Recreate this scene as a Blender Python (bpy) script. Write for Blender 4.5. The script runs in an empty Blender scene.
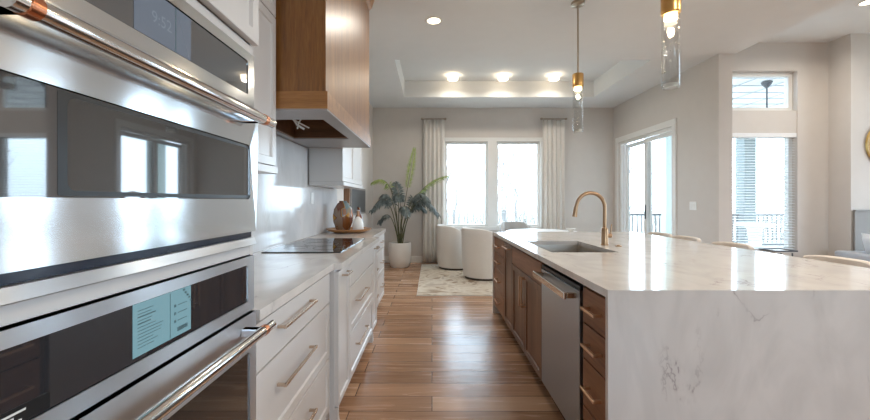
import bpy, bmesh, math, random
from mathutils import Vector, Matrix
random.seed(7)
PI = math.pi
S = bpy.context.scene
C = bpy.context.collection

# ---------------------------------------------------------------- camera
cam = bpy.data.cameras.new('camera'); cam_o = bpy.data.objects.new('camera', cam); C.objects.link(cam_o)
cam_o.location = (0, 0, 1.27); cam_o.rotation_euler = (PI/2, 0, 0)
cam.sensor_width = 36; cam.sensor_fit = 'HORIZONTAL'; cam.lens = 36*370/870
cam.shift_x = 3/870; cam.shift_y = -9/870; cam.clip_start = 0.02; cam.clip_end = 300
S.camera = cam_o

# ---------------------------------------------------------------- world, exposure
W = bpy.data.worlds.new('sky'); S.world = W; W.use_nodes = True
nt = W.node_tree; bg = nt.nodes['Background']
bg.inputs['Color'].default_value = (0.66, 0.83, 1.0, 1); bg.inputs['Strength'].default_value = 7.5
S.view_settings.view_transform = 'Standard'; S.view_settings.look = 'None'
S.view_settings.gamma = 1; S.view_settings.use_curve_mapping = False
S.view_settings.exposure = 0.46
S.cycles.max_bounces = 10; S.cycles.diffuse_bounces = 6; S.cycles.glossy_bounces = 5
S.cycles.transparent_max_bounces = 16; S.cycles.transmission_bounces = 8
S.cycles.sample_clamp_indirect = 6; S.cycles.caustics_refractive = False; S.cycles.caustics_reflective = False
LAMP_W = 17.0; TRAY_W = 4.0

# ---------------------------------------------------------------- materials
def new_mat(name):
    m = bpy.data.materials.new(name); m.use_nodes = True
    return m, m.node_tree, m.node_tree.nodes['Principled BSDF']
def N(t, kind, **kw):
    n = t.nodes.new(kind)
    for k, v in kw.items():
        if k in n.inputs: n.inputs[k].default_value = v
        else: setattr(n, k, v)
    return n
def coords(t, scale=(1, 1, 1), rot=(0, 0, 0)):
    c = N(t, 'ShaderNodeTexCoord'); m = N(t, 'ShaderNodeMapping')
    m.inputs['Scale'].default_value = scale; m.inputs['Rotation'].default_value = rot
    t.links.new(c.outputs['Object'], m.inputs['Vector']); return m.outputs['Vector']
def ramp(t, fac, stops):
    r = N(t, 'ShaderNodeValToRGB'); e = r.color_ramp.elements
    while len(e) < len(stops): e.new(0.5)
    for el, (p, c) in zip(e, stops):
        el.position = p; el.color = (*c, 1) if len(c) == 3 else c
    t.links.new(fac, r.inputs['Fac']); return r.outputs['Color']
def plain(name, col, rough=0.5, metal=0.0, var=0.04, nscale=6.0, bump=0.0, bscale=60.0, coat=0.0, ior=1.5, sheen=0.0):
    m, t, b = new_mat(name)
    v = coords(t); n = N(t, 'ShaderNodeTexNoise', Scale=nscale, Detail=4.0); t.links.new(v, n.inputs['Vector'])
    lo = tuple(max(0, c*(1-var)) for c in col); hi = tuple(min(1, c*(1+var)) for c in col)
    t.links.new(ramp(t, n.outputs['Fac'], [(0.3, lo), (0.7, hi)]), b.inputs['Base Color'])
    b.inputs['Roughness'].default_value = rough; b.inputs['Metallic'].default_value = metal
    b.inputs['IOR'].default_value = ior; b.inputs['Coat Weight'].default_value = coat
    b.inputs['Sheen Weight'].default_value = sheen
    if bump:
        n2 = N(t, 'ShaderNodeTexNoise', Scale=bscale, Detail=3.0); t.links.new(v, n2.inputs['Vector'])
        bp = N(t, 'ShaderNodeBump', Strength=bump, Distance=0.004); t.links.new(n2.outputs['Fac'], bp.inputs['Height'])
        t.links.new(bp.outputs['Normal'], b.inputs['Normal'])
    return m
def wood(name, dark, mid, light, axis='Z', scale=9.0, rough=0.35, coat=0.0):
    m, t, b = new_mat(name)
    st = {'X': (0.07, 1, 1), 'Y': (1, 0.07, 1), 'Z': (1, 1, 0.07)}[axis]
    v = coords(t, tuple(s*scale for s in st))
    n = N(t, 'ShaderNodeTexNoise', Scale=1.0, Detail=5.0, Distortion=0.6); t.links.new(v, n.inputs['Vector'])
    n2 = N(t, 'ShaderNodeTexNoise', Scale=9.0, Detail=3.0); t.links.new(v, n2.inputs['Vector'])
    mx = N(t, 'ShaderNodeMix'); mx.data_type = 'FLOAT'; mx.inputs[0].default_value = 0.4
    t.links.new(n.outputs['Fac'], mx.inputs[2]); t.links.new(n2.outputs['Fac'], mx.inputs[3])
    t.links.new(ramp(t, mx.outputs[0], [(0.34, dark), (0.5, mid), (0.66, light)]), b.inputs['Base Color'])
    b.inputs['Roughness'].default_value = rough; b.inputs['Coat Weight'].default_value = coat
    b.inputs['Coat Roughness'].default_value = 0.34
    bp = N(t, 'ShaderNodeBump', Strength=0.12, Distance=0.002); t.links.new(n2.outputs['Fac'], bp.inputs['Height'])
    t.links.new(bp.outputs['Normal'], b.inputs['Normal'])
    return m
def marble(name, base, vein, rough=0.08, vs=1.6, amount=0.75):
    m, t, b = new_mat(name); v = coords(t, (1.3, 1.0, 0.5), (0, 0.55, 0.35))
    n = N(t, 'ShaderNodeTexNoise', Scale=vs, Detail=6.0, Roughness=0.6, Distortion=0.35); t.links.new(v, n.inputs['Vector'])
    s = N(t, 'ShaderNodeMath', operation='SUBTRACT'); s.inputs[1].default_value = 0.5; t.links.new(n.outputs['Fac'], s.inputs[0])
    a = N(t, 'ShaderNodeMath', operation='ABSOLUTE'); t.links.new(s.outputs[0], a.inputs[0])
    line = ramp(t, a.outputs[0], [(0.0, (1, 1, 1)), (0.004, (0.55,)*3), (0.009, (0.12,)*3), (0.03, (0, 0, 0))])
    n2 = N(t, 'ShaderNodeTexNoise', Scale=3.4, Detail=2.0); t.links.new(v, n2.inputs['Vector'])
    mask = ramp(t, n2.outputs['Fac'], [(0.50, (0, 0, 0)), (0.62, (amount,)*3)])
    mu = N(t, 'ShaderNodeMath', operation='MULTIPLY'); t.links.new(line, mu.inputs[0]); t.links.new(mask, mu.inputs[1])
    n3 = N(t, 'ShaderNodeTexNoise', Scale=3.5, Detail=5.0, Distortion=1.5); t.links.new(v, n3.inputs['Vector'])
    basec = ramp(t, n3.outputs['Fac'], [(0.35, tuple(c*0.88 for c in base)), (0.6, base)])
    mx = N(t, 'ShaderNodeMix'); mx.data_type = 'RGBA'; t.links.new(mu.outputs[0], mx.inputs[0])
    t.links.new(basec, mx.inputs[6]); mx.inputs[7].default_value = (*vein, 1)
    t.links.new(mx.outputs[2], b.inputs['Base Color']); b.inputs['Roughness'].default_value = rough
    return m
def floor_mat():
    m, t, b = new_mat('oak plank floor'); v = coords(t)
    br = N(t, 'ShaderNodeTexBrick'); br.offset = 0.37; br.offset_frequency = 2; br.squash = 1.0
    for k, x in (('Scale', 1.0), ('Mortar Size', 0.003), ('Mortar Smooth', 0.2), ('Bias', 0.0), ('Brick Width', 1.35), ('Row Height', 0.172)):
        br.inputs[k].default_value = x
    br.inputs['Color1'].default_value = (0, 0, 0, 1); br.inputs['Color2'].default_value = (1, 1, 1, 1)
    br.inputs['Mortar'].default_value = (0.5, 0.5, 0.5, 1)
    t.links.new(v, br.inputs['Vector'])
    v2 = coords(t, (1.1, 15, 1)); 
    off = N(t, 'ShaderNodeVectorMath', operation='ADD'); sc = N(t, 'ShaderNodeVectorMath', operation='SCALE'); sc.inputs['Scale'].default_value = 7.0
    t.links.new(br.outputs['Color'], sc.inputs[0]); t.links.new(v2, off.inputs[0]); t.links.new(sc.outputs[0], off.inputs[1])
    n = N(t, 'ShaderNodeTexNoise', Scale=1.5, Detail=7.0, Distortion=0.8); t.links.new(off.outputs[0], n.inputs['Vector'])
    mx = N(t, 'ShaderNodeMix'); mx.data_type = 'FLOAT'; mx.inputs[0].default_value = 0.42
    t.links.new(n.outputs['Fac'], mx.inputs[2]); t.links.new(br.outputs['Color'], mx.inputs[3])
    col = ramp(t, mx.outputs[0], [(0.2, (0.27, 0.145, 0.08)), (0.5, (0.48, 0.28, 0.168)), (0.8, (0.62, 0.405, 0.265))])
    m2 = N(t, 'ShaderNodeMix'); m2.data_type = 'RGBA'; t.links.new(br.outputs['Fac'], m2.inputs[0])
    t.links.new(col, m2.inputs[6]); m2.inputs[7].default_value = (0.06, 0.035, 0.02, 1)
    t.links.new(m2.outputs[2], b.inputs['Base Color'])
    t.links.new(ramp(t, n.outputs['Fac'], [(0.3, (0.20,)*3), (0.7, (0.30,)*3)]), b.inputs['Roughness'])
    bp = N(t, 'ShaderNodeBump', Strength=0.25, Distance=0.003); t.links.new(n.outputs['Fac'], bp.inputs['Height'])
    t.links.new(bp.outputs['Normal'], b.inputs['Normal'])
    return m
def steel_mat(name, rough=0.2, col=(0.66, 0.66, 0.67), axis=(1, 1, 60), aniso=0.7):
    m, t, b = new_mat(name); v = coords(t, tuple(a*6 for a in axis))
    n = N(t, 'ShaderNodeTexNoise', Scale=0.6, Detail=1.0); t.links.new(v, n.inputs['Vector'])
    t.links.new(ramp(t, n.outputs['Fac'], [(0.3, (rough*0.97,)*3), (0.7, (rough*1.03,)*3)]), b.inputs['Roughness'])
    b.inputs['Base Color'].default_value = (*col, 1); b.inputs['Metallic'].default_value = 1
    b.inputs['Anisotropic'].default_value = aniso; cx = N(t, 'ShaderNodeCombineXYZ', Z=1.0); t.links.new(cx.outputs[0], b.inputs['Tangent'])
    return m
def thin_glass(name, tint=(1, 1, 1), ior=1.45, rough=0.0):
    m, t, b = new_mat(name); t.nodes.remove(b)
    tr = N(t, 'ShaderNodeBsdfTransparent'); tr.inputs['Color'].default_value = (*tint, 1)
    gl = N(t, 'ShaderNodeBsdfGlossy'); gl.inputs['Roughness'].default_value = rough
    fr = N(t, 'ShaderNodeFresnel'); ge = N(t, 'ShaderNodeNewGeometry')     # the same reflectance on both faces of the pane
    io = N(t, 'ShaderNodeMix'); io.data_type = 'FLOAT'; io.inputs[2].default_value = ior; io.inputs[3].default_value = 1/ior
    t.links.new(ge.outputs['Backfacing'], io.inputs[0]); t.links.new(io.outputs[0], fr.inputs['IOR'])
    mx = N(t, 'ShaderNodeMixShader'); t.links.new(fr.outputs[0], mx.inputs[0])
    t.links.new(tr.outputs[0], mx.inputs[1]); t.links.new(gl.outputs[0], mx.inputs[2])
    t.links.new(mx.outputs[0], t.nodes['Material Output'].inputs['Surface']); return m
def emis(name, col, s, base=0.8):
    m, t, b = new_mat(name); b.inputs['Base Color'].default_value = (base, base, base, 1); b.inputs['Roughness'].default_value = 0.15
    b.inputs['Emission Color'].default_value = (*col, 1); b.inputs['Emission Strength'].default_value = s; return m
def rug_mat():
    m, t, b = new_mat('abstract rug pile'); v = coords(t, (1, 1.2, 1), (0, 0, 0.5))
    n = N(t, 'ShaderNodeTexNoise', Scale=2.6, Detail=7.0, Distortion=2.2); t.links.new(v, n.inputs['Vector'])
    c = ramp(t, n.outputs['Fac'], [(0.36, (0.36, 0.27, 0.19)), (0.44, (0.62, 0.54, 0.44)), (0.56, (0.72, 0.66, 0.57)), (0.68, (0.48, 0.40, 0.32))])
    t.links.new(c, b.inputs['Base Color']); b.inputs['Roughness'].default_value = 0.95; return m
def vase_mat():
    m, t, b = new_mat('multicolour glazed ceramic'); v = coords(t, (1, 1, 0.75))
    n = N(t, 'ShaderNodeTexVoronoi', Scale=11.0); n.feature = 'SMOOTH_F1'; n.inputs['Smoothness'].default_value = 0.25
    t.links.new(v, n.inputs['Vector'])
    sp = N(t, 'ShaderNodeSeparateColor'); t.links.new(n.outputs['Color'], sp.inputs[0])
    c = ramp(t, sp.outputs[0], [(0.15, (0.05, 0.07, 0.13)), (0.3, (0.38, 0.12, 0.02)), (0.45, (0.13, 0.22, 0.25)), (0.6, (0.46, 0.23, 0.03)), (0.75, (0.15, 0.04, 0.02)), (0.9, (0.24, 0.17, 0.12))])
    t.links.new(c, b.inputs['Base Color']); b.inputs['Roughness'].default_value = 0.18; return m
def leaf_mat(name, a, b_):
    m, t, b = new_mat(name); v = coords(t)
    n = N(t, 'ShaderNodeTexNoise', Scale=14.0, Detail=3.0); t.links.new(v, n.inputs['Vector'])
    t.links.new(ramp(t, n.outputs['Fac'], [(0.35, a), (0.65, b_)]), b.inputs['Base Color']); b.inputs['Roughness'].default_value = 0.5
    return m

M = {}
M['wall'] = plain('warm greige wall paint', (0.64, 0.605, 0.57), 0.75, var=0.015, bump=0.05)
M['ceil'] = plain('off white ceiling paint', (0.73, 0.75, 0.76), 0.8, var=0.01)
M['trim'] = plain('white trim paint', (0.80, 0.80, 0.78), 0.35, var=0.01)
M['cab'] = plain('ivory cabinet lacquer', (0.68, 0.66, 0.645), 0.25, var=0.01)
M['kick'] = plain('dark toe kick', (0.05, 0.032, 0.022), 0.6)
M['gapdark'] = plain('dark shadow gap rubber', (0.02, 0.018, 0.018), 0.6)
M['quartz'] = marble('veined quartz worktop', (0.72, 0.685, 0.655), (0.36, 0.32, 0.31), 0.09, vs=2.0, amount=1.0)
M['splash'] = marble('veined quartz backsplash', (0.78, 0.78, 0.79), (0.55, 0.52, 0.50), 0.10, vs=1.2, amount=0.4)
M['walnutH'] = wood('walnut horizontal grain', (0.15, 0.058, 0.023), (0.24, 0.10, 0.043), (0.33, 0.15, 0.07), 'Y', 9, 0.42)
M['walnutV'] = wood('walnut vertical grain', (0.095, 0.041, 0.020), (0.155, 0.072, 0.036), (0.22, 0.110, 0.058), 'Z', 9, 0.38)
M['hoodV'] = wood('amber stained oak vertical grain', (0.16, 0.058, 0.010), (0.25, 0.098, 0.018), (0.34, 0.15, 0.036), 'Z', 22, 0.42, 0.6)
M['hoodH'] = wood('amber stained oak horizontal grain', (0.24, 0.095, 0.02), (0.34, 0.145, 0.035), (0.43, 0.20, 0.055), 'X', 20, 0.40, 0.6)
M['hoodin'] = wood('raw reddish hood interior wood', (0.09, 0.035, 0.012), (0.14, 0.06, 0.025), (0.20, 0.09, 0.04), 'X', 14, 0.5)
M['hoodframe'] = plain('grey hood liner', (0.36, 0.34, 0.335), 0.35)
M['floor'] = floor_mat()
M['steel'] = steel_mat('brushed stainless steel', 0.13, (0.70, 0.725, 0.755))
M['steelD'] = steel_mat('dishwasher stainless steel', 0.33, (0.43, 0.48, 0.54), (1, 1, 1), 0.0)
M['sink'] = steel_mat('sink stainless steel', 0.32, (0.60, 0.56, 0.51), (1, 1, 1), 0.0)
M['steelB'] = steel_mat('heavily brushed stainless steel', 0.30, (0.74, 0.77, 0.81), aniso=0.97)
M['chrome'] = steel_mat('polished steel bar', 0.10, (0.78, 0.77, 0.76), aniso=0.0)
M['copper'] = plain('brushed copper', (0.72, 0.30, 0.16), 0.22, 1.0)
M['brass'] = plain('champagne bronze metal', (0.38, 0.235, 0.135), 0.28, 1.0)
M['pull'] = plain('champagne nickel pull', (0.60, 0.47, 0.36), 0.27, 1.0)
M['pullg'] = plain('rose gold pull', (0.74, 0.50, 0.33), 0.3, 1.0)
M['pend'] = plain('brushed gold metal', (0.66, 0.40, 0.15), 0.32, 1.0)
M['nickel'] = plain('antique nickel rod', (0.42, 0.36, 0.29), 0.3, 1.0)
M['ovglass'] = plain('smoked oven glass', (0.030, 0.030, 0.034), 0.03, ior=2.3, var=0.02)
M['ovglass2'] = plain('smoked oven window', (0.055, 0.058, 0.065), 0.025, ior=2.5, var=0.02)
M['ovwin'] = plain('lower oven window', (0.035, 0.028, 0.024), 0.04, ior=1.9, var=0.02)
M['vent'] = plain('blue black vent slot', (0.012, 0.02, 0.04), 0.15)
M['screen'] = emis('pale cyan lit display', (0.30, 0.60, 0.70), 0.38, 0.05)
M['screen_off'] = emis('dim slate clock display', (0.13, 0.16, 0.21), 0.6, 0.03)
M['ink'] = plain('dark display ink', (0.07, 0.14, 0.16), 0.5)
M['digits'] = emis('clock digits', (0.27, 0.33, 0.41), 0.42, 0.03)
M['black'] = plain('black plastic', (0.012, 0.012, 0.013), 0.3)
M['cook'] = plain('black glass ceramic', (0.012, 0.014, 0.018), 0.03, ior=1.75, var=0.02)
M['white'] = plain('white ceramic', (0.78, 0.77, 0.74), 0.35, var=0.01)
M['pot'] = plain('matte white planter', (0.74, 0.72, 0.68), 0.55, var=0.02)
M['soil'] = plain('moss soil', (0.13, 0.10, 0.05), 0.95, var=0.4, nscale=60, bump=0.6)
M['traywood'] = wood('honey wood tray', (0.27, 0.12, 0.04), (0.40, 0.19, 0.07), (0.50, 0.27, 0.11), 'X', 12, 0.3)
M['boardwood'] = wood('chestnut wood board', (0.28, 0.14, 0.07), (0.40, 0.22, 0.12), (0.50, 0.30, 0.17), 'Z', 14, 0.45)
M['slate'] = plain('dark grey slate', (0.085, 0.083, 0.08), 0.5, var=0.1)
M['vase'] = vase_mat()
M['curtain'] = plain('oatmeal linen', (0.74, 0.715, 0.675), 0.9, var=0.03, nscale=30, bump=0.2, bscale=300)
M['chair'] = plain('ivory boucle', (0.70, 0.67, 0.63), 0.95, var=0.03, nscale=80, bump=0.3, bscale=220)
M['chairg'] = plain('pale grey upholstery', (0.50, 0.49, 0.48), 0.9, var=0.03, nscale=80, bump=0.2, bscale=220)
M['stool'] = plain('cream upholstery', (0.74, 0.665, 0.59), 0.7, var=0.03, nscale=50, bump=0.1, bscale=300)
M['sofa'] = plain('light grey upholstery', (0.44, 0.46, 0.50), 0.9, var=0.03, nscale=60, bump=0.2, bscale=250)
M['pillow'] = plain('white cotton', (0.78, 0.80, 0.84), 0.9, var=0.02, bump=0.2, bscale=200)
M['rug'] = rug_mat()
M['glass'] = thin_glass('window glass', (0.97, 0.985, 0.985))
M['pglass'] = thin_glass('seeded pendant glass', (0.95, 0.955, 0.955), 1.5)
M['frost'] = plain('frosted glass end', (0.9, 0.88, 0.82), 0.4); M['frost'].node_tree.nodes['Principled BSDF'].inputs['Transmission Weight'].default_value = 0.6
M['led'] = emis('warm led', (1.0, 0.80, 0.52), 14.0)
M['lamp'] = emis('warm downlight lens', (1.0, 0.80, 0.55), 9.0)
M['blind'] = plain('white blind slats', (0.84, 0.85, 0.86), 0.5, var=0.01)
M['rail'] = plain('dark bronze railing', (0.07, 0.075, 0.085), 0.5)
M['deck'] = plain('grey deck boards', (0.45, 0.43, 0.41), 0.8, var=0.1)
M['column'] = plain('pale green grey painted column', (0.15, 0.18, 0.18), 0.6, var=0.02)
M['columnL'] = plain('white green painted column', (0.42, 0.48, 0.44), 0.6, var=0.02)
M['porchceil'] = plain('white porch ceiling', (0.80, 0.81, 0.82), 0.6, var=0.01)
M['ground'] = plain('winter lawn', (0.30, 0.28, 0.24), 0.95, var=0.2, nscale=0.8)
M['bark'] = plain('pale winter bark', (0.21, 0.20, 0.195), 0.9, var=0.15, nscale=9)
M['bush'] = plain('dry brush twigs', (0.24, 0.22, 0.20), 0.9, var=0.2, nscale=9)
M['leafL'] = leaf_mat('yellow green frond', (0.24, 0.33, 0.08), (0.42, 0.50, 0.17))
M['leafD'] = leaf_mat('grey green frond', (0.07, 0.095, 0.09), (0.22, 0.26, 0.26))
M['stem'] = leaf_mat('brown green stem', (0.07, 0.08, 0.03), (0.15, 0.14, 0.06))
M['art'] = plain('woven gold fibre', (0.50, 0.33, 0.12), 0.6, var=0.35, nscale=45, bump=0.5, bscale=90)
M['gold'] = plain('gold metal rim', (0.62, 0.42, 0.16), 0.3, 1.0)
M['greypanel'] = plain('taupe grey cabinet paint', (0.25, 0.232, 0.215), 0.5, var=0.02)

# ---------------------------------------------------------------- mesh helpers
class MB:
    def __init__(self): self.bm = bmesh.new()
    def _add(self, b):
        me = bpy.data.meshes.new('tmp'); b.to_mesh(me); b.free(); self.bm.from_mesh(me); bpy.data.meshes.remove(me); return self
    def box(self, x0, x1, y0, y1, z0, z1, bev=0.0, seg=2):
        b = bmesh.new(); bmesh.ops.create_cube(b, size=1)
        for v in b.verts: v.co = Vector(((x0+x1)/2+v.co.x*(x1-x0), (y0+y1)/2+v.co.y*(y1-y0), (z0+z1)/2+v.co.z*(z1-z0)))
        if bev > 0: bmesh.ops.bevel(b, geom=b.edges[:], offset=bev, segments=seg, profile=0.5, affect='EDGES')
        return self._add(b)
    def shaker(self, x0, x1, y0, y1, z0, z1, sx, rail=0.055, depth=0.009, bev=0.0015):
        """a framed door or drawer front whose face looks to sx along X"""
        b = bmesh.new(); bmesh.ops.create_cube(b, size=1)
        for v in b.verts: v.co = Vector(((x0+x1)/2+v.co.x*(x1-x0), (y0+y1)/2+v.co.y*(y1-y0), (z0+z1)/2+v.co.z*(z1-z0)))
        b.normal_update(); f = max(b.faces, key=lambda q: q.normal.x*sx)
        bmesh.ops.inset_region(b, faces=[f], thickness=bev, depth=bev)
        if rail: 
            bmesh.ops.inset_region(b, faces=[f], thickness=rail, depth=0)
            bmesh.ops.inset_region(b, faces=[f], thickness=0.007, depth=-depth)
        return self._add(b)
    def ring(self, x0, x1, y0, y1, z0, z1, hx0, hx1, hy0, hy1):
        """a slab with a rectangular hole through z"""
        b = self.bm; o = [(x0, y0), (x1, y0), (x1, y1), (x0, y1)]; h = [(hx0, hy0), (hx1, hy0), (hx1, hy1), (hx0, hy1)]
        vo = {z: [b.verts.new((*p, z)) for p in o] for z in (z0, z1)}; vh = {z: [b.verts.new((*p, z)) for p in h] for z in (z0, z1)}
        for i in range(4):
            j = (i+1) % 4
            b.faces.new((vo[z1][i], vo[z1][j], vh[z1][j], vh[z1][i])); b.faces.new((vo[z0][j], vo[z0][i], vh[z0][i], vh[z0][j]))
            b.faces.new((vo[z0][i], vo[z0][j], vo[z1][j], vo[z1][i])); b.faces.new((vh[z0][j], vh[z0][i], vh[z1][i], vh[z1][j]))
        return self
    def tube(self, pts, r, n=10, cap=True):
        pts = [Vector(p) for p in pts]; b = self.bm; rs = r if isinstance(r, (list, tuple)) else [r]*len(pts); rings = []; up = None
        for i, p in enumerate(pts):
            d = (pts[min(i+1, len(pts)-1)]-pts[max(i-1, 0)]).normalized()
            if up is None: up = Vector((0, 0, 1)) if abs(d.z) < 0.9 else Vector((1, 0, 0))
            u = (up-d*up.dot(d)).normalized(); w = d.cross(u); up = u
            rings.append([b.verts.new(p+(u*math.cos(2*PI*k/n)+w*math.sin(2*PI*k/n))*rs[i]) for k in range(n)])
        for a, c in zip(rings, rings[1:]):
            for k in range(n): b.faces.new((a[k], a[(k+1) % n], c[(k+1) % n], c[k]))
        if cap: b.faces.new(rings[0][::-1]); b.faces.new(rings[-1])
        return self
    def lathe(self, cx, cy, prof, n=32, cap=True):
        b = self.bm; rings = []
        for r, z in prof: rings.append([b.verts.new((cx+r*math.cos(2*PI*k/n), cy+r*math.sin(2*PI*k/n), z)) for k in range(n)])
        for a, c in zip(rings, rings[1:]):
            for k in range(n): b.faces.new((a[k], a[(k+1) % n], c[(k+1) % n], c[k]))
        if cap: b.faces.new(rings[0][::-1]); b.faces.new(rings[-1])
        return self
    def prism(self, pts, axis, a0, a1):
        """polygon in the two other axes, extruded along axis"""
        b = self.bm
        def P(p, a): return {'X': (a, p[0], p[1]), 'Y': (p[0], a, p[1]), 'Z': (p[0], p[1], a)}[axis]
        A = [b.verts.new(P(p, a0)) for p in pts]; B = [b.verts.new(P(p, a1)) for p in pts]; n = len(pts)
        b.faces.new(A); b.faces.new(B[::-1])
        for i in range(n): b.faces.new((A[i], B[i], B[(i+1) % n], A[(i+1) % n]))
        return self
    def build(self, name, mat, parent=None, smooth=False, local=False):
        bmesh.ops.recalc_face_normals(self.bm, faces=self.bm.faces[:])
        if parent is not None and not local:
            off = Vector((0, 0, 0)); p = parent
            while p is not None: off += Vector(p.location); p = p.parent
            for v in self.bm.verts: v.co -= off
        me = bpy.data.meshes.new(name); self.bm.to_mesh(me); self.bm.free()
        me.materials.append(mat)
        if smooth:
            me.shade_smooth()
            try: me.set_sharp_from_angle(angle=math.radians(40))
            except Exception: pass
        o = bpy.data.objects.new(name, me); C.objects.link(o)
        if parent is not None: o.parent = parent
        return o
def thing(name, label, cat, loc=(0, 0, 0), group=None, rz=0):
    o = bpy.data.objects.new(name, None); C.objects.link(o); o.location = loc; o.rotation_euler = (0, 0, rz)
    o.empty_display_size = 0.1
    return tag(o, label, cat, group)
def tag(o, label, cat, group=None):
    o['label'] = label; o['category'] = cat
    if group: o['group'] = group
    return o
def struct(o, label=None):
    o['kind'] = 'structure'
    if label: o['label'] = label
    return o
def sbox(name, mat, *boxes, label=None):
    m = MB()
    for b in boxes: m.box(*b)
    return struct(m.build(name, mat), label)
def copy_tree(o, parent=None):
    c = o.copy(); C.objects.link(c); c.parent = parent
    for ch in list(o.children): copy_tree(ch, c)
    return c

# ================================================================ THE SETTING
KX0, KX1, BY, CH, RH = -1.22, 3.93, 7.65, 3.20, 3.67
YB = -3.5
sbox('floor', M['floor'], (KX0-0.2, 9.6, YB-0.1, 5.6, -0.1, 0), (KX0-0.2, KX1, 5.6, BY+0.1, -0.1, 0))
# ceiling with the tray recess
TX0, TX1, TY0, TY1, TZ = -0.51, 3.0, 5.06, 6.87, 3.50
m = MB().ring(KX0-0.15, KX1, YB, BY, CH, CH+0.06, TX0, TX1, TY0, TY1)
m.ring(TX0-0.04, TX1+0.04, TY0-0.04, TY1+0.04, CH+0.06, TZ, TX0, TX1, TY0, TY1).box(TX0-0.04, TX1+0.04, TY0-0.04, TY1+0.04, TZ, TZ+0.05)
struct(m.build('ceiling', M['ceil']), 'off white kitchen ceiling with a rectangular tray recess')
sbox('ceiling_living', M['ceil'], (KX1, 9.6, YB, 5.6, RH, RH+0.06), label='higher ceiling over the living area on the right')
sbox('trim_1', M['ceil'], (KX1, KX1+0.05, YB, 4.84, CH, RH), label='drop between the kitchen ceiling and the higher ceiling')
sbox('wall_left', M['wall'], (KX0-0.15, KX0, YB, BY, 0, CH))
# back wall with the window opening
WX0, WX1, WZ0, WZ1 = 0.27, 2.23, 0.74, 2.50
sbox('wall_back', M['wall'], (KX0-0.15, WX0, BY, BY+0.15, 0, CH), (WX1, KX1, BY, BY+0.15, 0, CH), (WX0, WX1, BY, BY+0.15, 0, WZ0), (WX0, WX1, BY, BY+0.15, WZ1, CH))
# right dining wall with the sliding door opening
DY0, DY1, DZ = 5.76, 7.44, 2.44
RX = 3.75
sbox('wall_right', M['wall'], (RX, KX1, 4.84, DY0, 0, CH), (RX, KX1, DY1, BY, 0, CH), (RX, KX1, DY0, DY1, DZ, CH), (RX, KX1, 4.84, 5.75, CH, RH))
# window wall of the living area
NX0, NX1 = 4.25, 5.52
NY = 5.60
sbox('wall_nook', M['wall'], (KX1, NX0, NY, NY+0.15, 0, RH), (NX1, 6.15, NY, NY+0.15, 0, RH), (NX0, NX1, NY, NY+0.15, 0, 0.5), (NX0, NX1, NY, NY+0.15, 2.30, 2.64), (NX0, NX1, NY, NY+0.15, 3.24, RH))
sbox('wall_far_right', M['wall'], (6.0, 9.6, 5.3, 5.60, 0, RH), label='greige wall jutting forward at the right of the blinds window')
sbox('wall_east', M['wall'], (9.6, 9.75, YB, 1.0, 0, RH), (9.6, 9.75, 5.2, 5.6, 0, RH), (9.6, 9.75, 1.0, 5.2, 0, 0.15), (9.6, 9.75, 1.0, 5.2, 3.4, RH))
sbox('wall_behind', M['wall'], (KX0-0.15, 1.4, YB-0.15, YB, 0, RH), (4.0, 9.75, YB-0.15, YB, 0, RH), (1.4, 4.0, YB-0.15, YB, 0, 0.8), (1.4, 4.0, YB-0.15, YB, 2.4, RH))
sbox('baseboard_back', M['trim'], (KX0, RX, BY-0.015, BY, 0, 0.13))
sbox('baseboard_right', M['trim'], (RX-0.015, RX, 4.84, DY0-0.09, 0, 0.13), (RX-0.015, RX, DY1+0.09, BY-0.015, 0, 0.13))
sbox('baseboard_left', M['trim'], (KX0, KX0+0.015, 4.69, BY-0.015, 0, 0.13))
sbox('baseboard_nook', M['trim'], (KX1, 6.0, NY-0.015, NY, 0, 0.13), (6.0, 9.5, 5.285, 5.3, 0, 0.13))
# casings of the back windows
sbox('trim_2', M['trim'], (WX0-0.07, WX0, BY-0.02, BY, WZ0-0.07, WZ1+0.08), (WX1, WX1+0.07, BY-0.02, BY, WZ0-0.07, WZ1+0.08), (WX0, WX1, BY-0.02, BY, WZ1, WZ1+0.08),
     (WX0, WX1, BY-0.04, BY, WZ0-0.07, WZ0), (1.15, 1.33, BY-0.02, BY+0.12, WZ0, WZ1), label='white casing around the pair of dining windows')
def window(name, x0, x1, y, z0, z1, label, fw=0.045):
    t = bpy.data.objects.new(name, None); C.objects.link(t); t.location = ((x0+x1)/2, y, z0); struct(t, label)
    f = MB().box(x0, x0+fw, y, y+0.07, z0, z1).box(x1-fw, x1, y, y+0.07, z0, z1).box(x0+fw, x1-fw, y, y+0.07, z1-fw, z1).box(x0+fw, x1-fw, y, y+0.07, z0, z0+fw)
    f.build('window_frame', M['trim'], t)
    MB().box(x0+fw, x1-fw, y+0.03, y+0.036, z0+fw, z1-fw).build('glass_pane', M['glass'], t)
    return t
window('window_1', WX0+0.001, 1.149, BY+0.04, WZ0+0.001, WZ1-0.001, 'left dining window beside the left curtain')
window('window_2', 1.331, WX1-0.001, BY+0.04, WZ0+0.001, WZ1-0.001, 'right dining window beside the right curtain')
window('window_3', NX0+0.001, NX1-0.001, NY+0.07, 0.501, 2.299, 'living area window behind white blinds', 0.06)
window('window_4', NX0+0.001, NX1-0.001, NY+0.07, 2.641, 3.239, 'small transom window above the blinds window', 0.06)
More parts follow.
